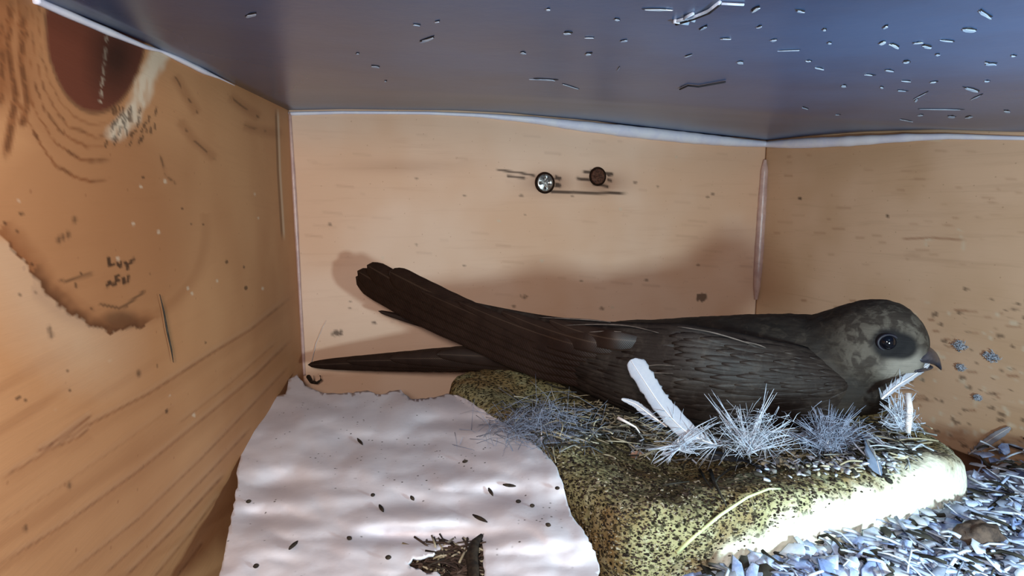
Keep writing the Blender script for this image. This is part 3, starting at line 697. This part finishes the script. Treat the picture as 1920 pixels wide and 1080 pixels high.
# nearer wing: a feathered forewing, then long flight feathers
Uo = [(1596, 712), (1560, 676), (1515, 652), (1450, 638), (1370, 622), (1290, 608), (1230, 606), (1140, 603), (1040, 594), (950, 579), (850, 558), (790, 542), (745, 518)]
Wo = [(1600, 722), (1596, 765), (1560, 792), (1500, 800), (1400, 802), (1300, 796), (1200, 778), (1110, 742), (1040, 706), (960, 672), (880, 637), (790, 597), (730, 566)]
Dw = [.1475, .1455, .1445, .1435, .1430, .1445, .150, .159, .169, .178, .187, .195, .200]
NU, NV = 78, 26
def wing_pt(s, t, lift=0):
    a, b_ = smooth(Uo, s), smooth(Wo, s); d = smooth([(q,) for q in Dw], s)[0]
    x, y = a[0]+(b_[0]-a[0])*t, a[1]+(b_[1]-a[1])*t
    bul = (1-s)*.009*math.sin(math.pi*min(max(t, .0), 1))**.7
    return P(x, y, d+.005*(1-s)*(1-math.sin(math.pi*t))-bul*.35-lift)
mb = MB(); mb.grid([[wing_pt(i/NU, j/NV) for j in range(NV+1)] for i in range(NU+1)])
# overlapping covert feathers laid in rows over the forewing
def scale_feather(mb, s, t, ls, wt, lift):
    rows = []
    for i in range(7):
        u = i/6; hw = wt*math.sin(math.pi*(.18+.80*u))**.6 if u < 1 else wt*.15
        rows.append([wing_pt(min(s+ls*u, 1), t+hw*f+.02*u, lift*(.35+.75*u)-.00025*abs(f)**2) for f in (-1, -.6, -.2, .2, .6, 1)])
    mb.grid(rows)
for row in range(13):
    s = .50-row*.038
    for j in range(9):
        t = .10+j*.095+(.045 if row % 2 else 0)+rng.uniform(-.015, .015)
        scale_feather(mb, max(.02, s+rng.uniform(-.015, .015)), min(t, .94), .10+.03*rng.random()+.06*(row < 4), .05, .00025+.00015*rng.random())
wing = adopt(solid(mb.build('wing', M['wing']), .0003, 0), BIRD)
tips = [(667, 519), (670, 508), (688, 497), (730, 509), (790, 546), (860, 566), (940, 584), (1030, 600)]
lows = [(1110, 726), (1120, 714), (1130, 702), (1140, 691), (1150, 680), (1160, 668), (1175, 655), (1200, 642)]
for i, (tp, lo) in enumerate(zip(tips, lows)):
    dt = interp(tp[0], [670, 850, 1040, 1240], [.207, .187, .169, .149]); d0 = interp(lo[0], [1100, 1250], [.160, .148])
    mx = (lo[0]*.5+tp[0]*.5, lo[1]*.5+tp[1]*.5+ (10 if i < 3 else 8)); md_ = (dt+d0)*.5
    off = .0016+.00035*i
    pp = [P(lo[0]+30, lo[1], d0+.0012), P(lo[0]*.75+tp[0]*.25, lo[1]*.75+tp[1]*.25+(6 if i < 3 else 5), d0*.75+dt*.25-off), P(*mx, md_-off), P(lo[0]*.25+tp[0]*.75, lo[1]*.25+tp[1]*.75+(11 if i < 3 else 6), d0*.25+dt*.75-off), P(*tp, dt-off)]
    feather('flight_feather', pp, (.0086 if i < 4 else .0070-.00015*i), Vector((-.25, -.95, .15)), M['primary'], .0, asym=.42 if i else .45, tipround=.07 if i < 4 else .5, fray=.05, parent=wing, base_bare=.0, cup=.10)
mb = MB()
for q in ([(1010, 595), (1060, 597), (1110, 600), (1145, 604)], [(1055, 610), (1120, 608), (1180, 611), (1235, 624)], [(1090, 624), (1130, 621), (1165, 622)], [(1395, 640), (1420, 646), (1436, 652)],
          [(1270, 612), (1330, 622), (1380, 636), (1415, 648)], [(1190, 690), (1230, 684), (1265, 686)], [(1180, 702), (1220, 699), (1262, 700)], [(1000, 630), (1050, 627), (1090, 630)]):
    d_ = [interp(x, [600, 700, 850, 950, 1040, 1140, 1230, 1290, 1370, 1600], [.203, .2, .187, .178, .169, .159, .150, .1445, .143, .1475])-.0042-.001*(x > 1180) for x, y in q]
    mb.tube([smooth([tuple(P(x, y, d)) for (x, y), d in zip(q, d_)], u/12) for u in range(13)], lambda t: .00022*math.sin(math.pi*(.08+.84*t)), 4)
adopt(mb.build('pale_fringe', M['fringe']), wing)
# farther wing: only its narrow tip shows behind the nearer one
mb = MB()
fw = adopt(feather('wing', [P(1180, 690, .196), P(1050, 676, .204), P(930, 642, .208), P(822, 613, .211), P(709, 583, .214)], .0062, (-.2, -.9, .4), M['primary'], 0, asym=.5, tipround=.55, fray=.05, base_bare=0), BIRD)
feather('flight_feather', [P(1180, 700, .1955), P(1040, 668, .203), P(930, 650, .207), P(860, 630, .209), P(790, 610, .211)], .0055, (-.2, -.9, .4), M['primary'], 0, tipround=.4, fray=.05, parent=fw, base_bare=0)
# tail: long pointed feathers lying one over another
tail = None
for i, (tp, bx) in enumerate((((577, 684), (1060, 662)), ((650, 677), (1060, 664)), ((730, 672), (1060, 666)), ((820, 664), (1060, 668)))):
    d1 = interp(tp[0], [579, 1060], [.204, .186]); off = .0004*i
    pp = [P(bx[0], bx[1]+6, .186-off), P(bx[0]*.66+tp[0]*.34, bx[1]*.66+tp[1]*.34+3, .186+.34*(d1-.186)-off), P(bx[0]*.33+tp[0]*.67, bx[1]*.33+tp[1]*.67+2, .186+.67*(d1-.186)-off), P(tp[0], tp[1], d1-off)]
    o = feather('tail' if i == 0 else 'tail_feather', pp, .0112, (-.15, -.96, .22), M['primary'], 0, asym=.5, tipround=.75, fray=.04, parent=BIRD if i == 0 else tail, base_bare=0)
    if i == 0: tail = o
tag(BIRD, 'dark brown swift sitting in the nest dish with its long wings folded back', 'bird')

# ------------------------------------------------------------------ nest lining
mb = MB()
def fibre(mb, x, y, d, l, mi, ang=None, rr=.00025, sag=.2):
    a = rng.uniform(0, math.pi*2) if ang is None else ang+rng.gauss(0, .35)
    p = on_nest(x, y, .0006+rng.random()*d); u = Vector((math.cos(a), math.sin(a)*.8, rng.uniform(-.12, .3)))
    q = Vector((rng.uniform(-1, 1), rng.uniform(-1, 1), rng.uniform(-.2, .8)))*l*sag
    mb.tube([smooth([tuple(p-u*l*.5), tuple(p+q), tuple(p+u*l*.5)], k_/6) for k_ in range(7)], rr*rng.uniform(.6, 1.4), 4, mi, False)
for i in range(420):
    fibre(mb, rng.gauss(1130, 75), rng.gauss(805, 24), .004, rng.uniform(.004, .013), rng.choice((0, 0, 1, 2, 2, 2)), None, .0002)
for i in range(420):
    fibre(mb, rng.uniform(1180, 1720), rng.gauss(838, 18), .003, rng.uniform(.004, .012), rng.choice((0, 1, 1, 2, 3)), None, .0002)
for i in range(330):
    x, y = rng.uniform(1420, 1690), rng.gauss(872, 18); p = on_nest(x, y, .0004+.0014*rng.random()); a = rng.random()*6.28; q_ = rng.uniform(.0004, .0011)
    mb.flake(p, (math.cos(a)*q_*1.5, math.sin(a)*q_*1.5, rng.uniform(-.5, .5)*q_), (-math.sin(a)*q_*.7, math.cos(a)*q_*.7, rng.uniform(-.5, .8)*q_), .00012, rng.choice((0, 1, 3, 3, 2)), 6, .5)
lining = mb.build('nest_lining', [M['straw'], M['fibre_grey'], M['fibre_dark'], M['down']])
tag(lining, 'tangled straw and fibre lining round the belly of the bird', 'nest lining', kind='stuff')
# crumbs strewn over the dish
mb = MB()
for i in range(7000):
    x, y = rng.uniform(1010, 1720), rng.uniform(835, 1085)
    if y > interp(x, DX, DY)+15-rng.random()*80: continue
    p = on_nest(x, y, .0001); s = rng.uniform(.00010, .00024)*(1.7 if rng.random() < .08 else 1); a = rng.random()*6.28
    mb.flake(p, (math.cos(a)*s*1.8, math.sin(a)*s*1.8, rng.uniform(-.3, .3)*s), (-math.sin(a)*s, math.cos(a)*s, rng.uniform(-.3, .3)*s), s*.3, rng.choice((0, 0, 0, 1, 2)), 5)
tag(mb.build('crumbs', [M['husk'], M['brown'], M['straw']], None, False), 'dark crumbs strewn thickly over the top of the nest dish', 'crumbs', kind='stuff')

# ------------------------------------------------------------------ feathers lying in and round the nest
CAMN = Vector((0, -.95, .3))
def N3(x, y, lift=0, d=None): return P(x, y, d) if d else on_nest(x, y, lift)
feather('feather', [P(1345, 835, .1240), P(1290, 812, .1245), P(1245, 768, .1260), P(1210, 718, .1275), P(1182, 675, .1290)], .0056, (.1, -.96, .2), M['white_vane'], .00016, 46, .006, label='large pale upright feather leaning against the wing of the bird', group='feathers in the nest', tipround=.10, base_bare=.06, asym=.62)
feather('feather', [P(1250, 800, .127), P(1215, 775, .1285), P(1190, 757, .1295), P(1165, 748, .130)], .0022, (.1, -.9, .4), M['white_vane'], .0003, 12, .004, M['grey_down'], 'small forked grey feather behind the large upright one', 'feathers in the nest', tipround=.5)
down_tuft('downy_feather', P(1405, 842, .122), [P(1437, 728, .124), P(1457, 736, .122), P(1430, 760, .121), P(1380, 762, .124), P(1393, 768, .122), P(1345, 742, .126), P(1328, 738, .127), P(1360, 775, .123), P(1470, 790, .120), P(1490, 802, .119), P(1480, 815, .118), P(1350, 800, .12), P(1500, 822, .118)], 'spiky white down feather fanning up before the belly of the bird', M['down'], 3, .00017, 'feathers in the nest', 260)
down_tuft('downy_feather', P(1550, 838, .121), [P(1518, 770, .124), P(1535, 765, .124), P(1500, 790, .122), P(1560, 760, .125), P(1580, 775, .124), P(1600, 760, .126), P(1615, 770, .125), P(1625, 800, .122), P(1480, 812, .119), P(1640, 815, .122), P(1590, 800, .121), P(1540, 800, .120)], 'ruffled lavender-grey down feather under the breast of the bird', M['grey_down'], 6, .00016, 'feathers in the nest', 420)
feather('feather', [N3(1665, 858, .002), N3(1630, 842, .003), N3(1560, 834, .003), N3(1490, 838, .003), N3(1420, 850, .0015)], .0034, (0, -.7, .7), M['white_vane'], .00016, 60, .006, label='long white feather lying flat along the nest rim', group='feathers in the nest', tipround=.7)
feather('feather', [N3(1585, 826, .003), N3(1612, 840, .0035), N3(1634, 868, .003), N3(1648, 905, .0018)], .0046, (.2, -.85, .5), M['slate_vane'], .0002, 10, .004, M['grey_down'], 'short slate-blue feather drooping over the nest rim', 'feathers in the nest', tipround=.12, base_bare=.02)
feather('feather', [P(1652, 748, .1365), P(1680, 724, .1370), P(1708, 706, .1385), P(1743, 681, .1415)], .0024, (0, -.95, .3), M['white_vane'], .0003, 26, .0045, label='white feather sliver held under the bill of the bird', group='feathers in the nest', tipround=.12, base_bare=.0)
down_tuft('downy_feather', P(1690, 800, .134), [P(1668, 738, .137), P(1690, 735, .137), P(1655, 760, .135), P(1705, 742, .137), P(1650, 790, .133), P(1712, 770, .137), P(1675, 770, .134), P(1725, 800, .135)], 'white down feather standing below the throat of the bird', M['down'], 7, .00020, 'feathers in the nest')
mb = MB(); mb.tube([P(1702, 738, .1365), P(1706, 765, .1345), P(1705, 790, .1330), P(1701, 812, .1325)], .00075, 8, 0, False)
tag(mb.build('bare_quill', M['quill']), 'bare white quill standing upright below the bill', 'quill')
feather('feather', [N3(1288, 862, .0015), N3(1340, 866, .002), N3(1395, 876, .002), N3(1440, 893, .001)], .0026, (0, -.7, .7), M['dark_vane'], .0003, 24, .006, M['fibre_dark'], 'dark blue-black feather lying before the large upright white one', 'feathers in the nest', tipround=.5)
mb = MB(); mb.tube([P(1158, 783, .135), P(1172, 790, .134), P(1192, 801, .133), P(1200, 812, .1325)], .0005, 7)
tag(mb.build('bare_quill', M['quill']), 'short pinkish quill stub sticking out of the straw', 'quill')
down_tuft('downy_feather', on_nest(1015, 836, .002), [on_nest(x, y, z) for x, y, z in ((935, 790, .001), (960, 785, .001), (1000, 785, .0015), (1035, 782, .0015), (1060, 795, .0015), (1060, 812, .001), (1050, 830, .001), (980, 805, .001), (945, 805, .001), (1020, 800, .0015), (1035, 815, .001), (990, 825, .001))], 'misty bluish down feather between the paper sheet and the nest straw', M['grey_down'], 7, .00008, 'feathers in the nest', 700)
down_tuft('downy_feather', P(1270, 836, .1235), [P(1225, 870, .121), P(1250, 868, .120), P(1300, 810, .123), P(1330, 800, .122), P(1350, 790, .123), P(1310, 850, .120), P(1240, 850, .122), P(1345, 840, .120), P(1215, 845, .123)], 'bluish down tuft at the foot of the large upright feather', M['down'], 5, .00018, 'feathers in the nest')
feather('feather', [on_line(1828, 850, R, R2)+nrr*.003, on_line(1850, 835, R, R2)+nrr*.003, on_line(1878, 815, R, R2)+nrr*.0025, on_line(1902, 800, R, R2)+nrr*.002], .0030, nrr, M['white_vane'], .0003, 10, .004, label='small pale feather stuck to the tan side board', group='feathers on the tan board', tipround=.3)
for x, y, s, lb in ((1805, 648, 20, 'pale bluish fluff on the tan board just beyond the bill tip'), (1865, 668, 22, 'long flat fluff on the tan board, farthest from the bill'), (1806, 688, 14, 'small hooked fluff on the tan board below the bill'), (1838, 745, 12, 'whitish fluff speck on the tan board above the small pale feather')):
    mb = MB(); c = on_line(x, y, R, R2)+nrr*.0008; rx = px_r(c, s*2)*.5; h2 = Vector((RD.x, RD.y, 0))
    for q in range(80):
        a = rng.random()*6.28; e_ = c+h2*math.cos(a)*rx*1.3*rng.random()+Vector((0, 0, 1))*math.sin(a)*rx*rng.random()+nrr*.001*rng.random()
        mb.tube([e_, e_+h2*rng.uniform(-1, 1)*rx*.4+Vector((0, 0, rng.uniform(-1, 1)*rx*.4))+nrr*.0004, e_+h2*rng.uniform(-1, 1)*rx*.7+Vector((0, 0, rng.uniform(-1, 1)*rx*.4))], .00022, 4)
    tag(mb.build('fluff', M['down']), lb, 'fluff', 'fluff on the tan board')

# straw stem, dark stems, chips
mb = MB(); mb.tube([on_nest(x, y, z) for x, y, z in ((1268, 1047, .0012), (1300, 1026, .0022), (1350, 990, .0028), (1400, 955, .0026), (1440, 934, .002), (1462, 925, .0010))], lambda t: .00042*(1-.55*t), 8)
tag(mb.build('grass_stem', M['stem']), 'long pale green grass stem lying across the nest dish', 'stem')
for q, r, lb in (([(1395, 880), (1370, 885), (1345, 905), (1335, 925)], .0004, 'dark forked stalk on the nest dish close to the slender dark feather'), ([(1332, 890), (1340, 915), (1350, 935), (1362, 958)], .0005, 'thick dark stalk hanging over the nest dish towards the pale stem'), ([(1312, 888), (1322, 908), (1334, 925)], .00035, 'short thin dark stalk on the nest dish beside the thick one'), ([(1242, 918), (1262, 915), (1292, 911)], .00028, 'thin straight dark stalk lying level on the olive clay')):
    mb = MB(); mb.tube([on_nest(x, y, .001) for x, y in q], r, 6)
    tag(mb.build('dark_stalk', M['fibre_dark']), lb, 'stalk', 'dark stalks on the nest dish')
mb = MB(); c = on_nest(1192, 860, .0012); mb.flake(c, (.0016, .0003, 0), (0, .0006, .0006), .0004, 0, 8, .1)
tag(mb.build('wood_chip', M['bark'], None, False), 'pinkish wood chip in the straw at the nest rim', 'chip')

# dark bits on the paper sheet
bits = [(675, 828, 14, 60), (872, 865, 8, -20), (715, 953, 14, 70), (550, 1022, 20, -50), (480, 1061, 8, -20), (773, 934, 9, 70), (955, 910, 22, 8), (920, 922, 16, 70), (972, 940, 7, 0), (900, 972, 28, 30), (998, 948, 6, 0), (655, 1009, 6, 40), (1028, 984, 7, 30), (699, 928, 5, 0), (828, 1014, 6, 30), (1045, 915, 6, 0), (466, 940, 7, -20), (728, 1045, 8, 0)]
for i, (x, y, l, an) in enumerate(bits):
    a = math.radians(an); mb = MB(); h = l/2; n_ = 5
    mb.tube([on_paper(x+math.cos(a)*h*u+math.sin(u*2)*1.5, y+math.sin(a)*h*u, .0005) for u in (-1, -.5, 0, .5, 1)], lambda t: .00038*math.sin(math.pi*(.12+.8*t)), 6)
    big = {5: None}
    lb = {3: 'long dark husk lying slantwise on the bare front of the paper sheet', 6: 'dark tadpole-shaped husk on the paper sheet near the nest dish', 9: 'crooked dark husk at the top of the tear in the paper sheet'}.get(i, 'tiny dark husk lying on the white paper sheet')
    tag(mb.build('husk', M['husk']), lb, 'husk', 'husks on the paper sheet')
# brown chaff in the tear of the sheet
mb = MB()
for i in range(420):
    x, y = rng.gauss(850, 34), rng.uniform(1020, 1100); p = on_z(x, y, .008+.003*rng.random()); a = rng.random()*6.28; l = rng.uniform(.001, .0035)
    u = Vector((math.cos(a), math.sin(a), rng.uniform(-.3, .3)))*l
    mb.tube([p-u, p+Vector((0, 0, l*.2)), p+u], .00022, 4, rng.choice((0, 0, 1, 2)), False)
tag(mb.build('chaff', [M['brown'], M['husk'], M['straw']]), 'brown chaff heaped in the tear of the paper sheet', 'chaff', kind='stuff')
mb = MB()
mb.tube([on_z(x, y, .0115) for x, y in ((903, 1004), (890, 1020), (884, 1045), (888, 1075), (892, 1100))], lambda t: .0012*math.sin(math.pi*(.1+.75*t)), 8)
tag(mb.build('tear_shade', M['husk']), 'dark curved strip standing for the shaded hollow along the straight edge of the paper tear', 'husk')  # dark strip put in for the shade of the hollow in the tear
mb = MB(); c = on_z(592, 712, .0035); mb.tube([on_z(x, y, z) for x, y, z in ((578, 706, .004), (584, 716, .003), (594, 718, .003), (602, 712, .0045), (600, 704, .006))], .0009, 7)
for dx in (-6, -2, 3): mb.tube([on_z(586+dx, 714, .003), on_z(584+dx*1.5, 704, .0055)], .00025, 4)
tag(mb.build('curled_leaf', M['husk']), 'curled dark leaf scrap in the far corner behind the paper sheet', 'leaf')
mb = MB(); mb.tube([on_line(x, y, L, L2)+nl*.0006 for x, y in ((292, 552), (300, 585), (306, 620), (314, 655), (318, 680))], lambda t: .00016*math.sin(math.pi*(.1+.8*t)), 6)
tag(mb.build('feather_splinter', M['fibre_dark']), 'thin dark feather splinter stuck to the knotty board', 'splinter')
mb = MB(); mb.tube([on_line(x, y, L, R)+nb*.0008 for x, y in ((584, 680), (592, 645), (604, 615), (612, 600))], .00022, 5)
tag(mb.build('fine_hair', M['quill']), 'fine pale hair hanging on the back board above the tail tip', 'hair')

# ------------------------------------------------------------------ litter on the floor between the dish and the tan board
mb = MB(); rows = []
for i in range(70):
    row = []
    for j in range(125):
        x, y = 1230+j*11.5, 815+i*4.6; p = on_z(x, y, .003)
        h = .003+.0022*fnoise(p, 90, 3)+.0012*fnoise(p, 300, 6)+.0006*fnoise(p, 800, 2)
        h -= .012*max(0, min(1, (900-y)/70)); row.append(Vector((p.x, p.y, h)))
    rows.append(row)
mb.grid(rows)
def on_litter(x, y): return on_z(x, y, .0045)
for i in range(3800):
    x, y = rng.uniform(1300, 2500), 835+250*rng.random()**.8; p = on_z(x, y, .003+rng.random()*.004 - .010*max(0, min(1, (900-y)/70)))
    e_ = (x-1300)*.26
    if y < 1090-(x-1290)*.30: 
        if x < 1830: continue
    a = rng.random()*6.28; l = rng.uniform(.0012, .0045); u = Vector((math.cos(a), math.sin(a), rng.uniform(-.4, .6)))*l; w = Vector((rng.uniform(-1, 1), rng.uniform(-1, 1), rng.uniform(0, 1)))*l*.4
    if rng.random() < .35: mb.tube([smooth([tuple(p-u), tuple(p+w), tuple(p+u)], k_/4) for k_ in range(5)], .00028*rng.uniform(.5, 1.6), 4, rng.choice((0, 1, 3, 1, 2)), False)
    else: mb.flake(p, u*.8, Vector((-u.y, u.x, u.z))*.5, .0001, rng.choice((0, 0, 1, 1, 3, 1, 0, 2)), 7, .6)
tag(mb.build('feather_litter', [M['blue_litter'], M['down'], M['fibre_dark'], M['grey_down']]), 'bluish litter of feather scraps on the floor before the tan board', 'litter', kind='stuff')
mb = MB(); c = on_z(1838, 1012, .006); sphere(mb, c, .0042, 14, (1.2, .8, .9)); mb.v = [tuple(Vector(v)+Vector((0, 0, 1))*fnoise(v, 500, 1)*.0012+Vector((1, 0, 0))*fnoise(v, 400, 4)*.0015) for v in mb.v]
tag(mb.build('dropping', M['brown']), 'dark brown dropping half buried in the bluish litter', 'dropping')
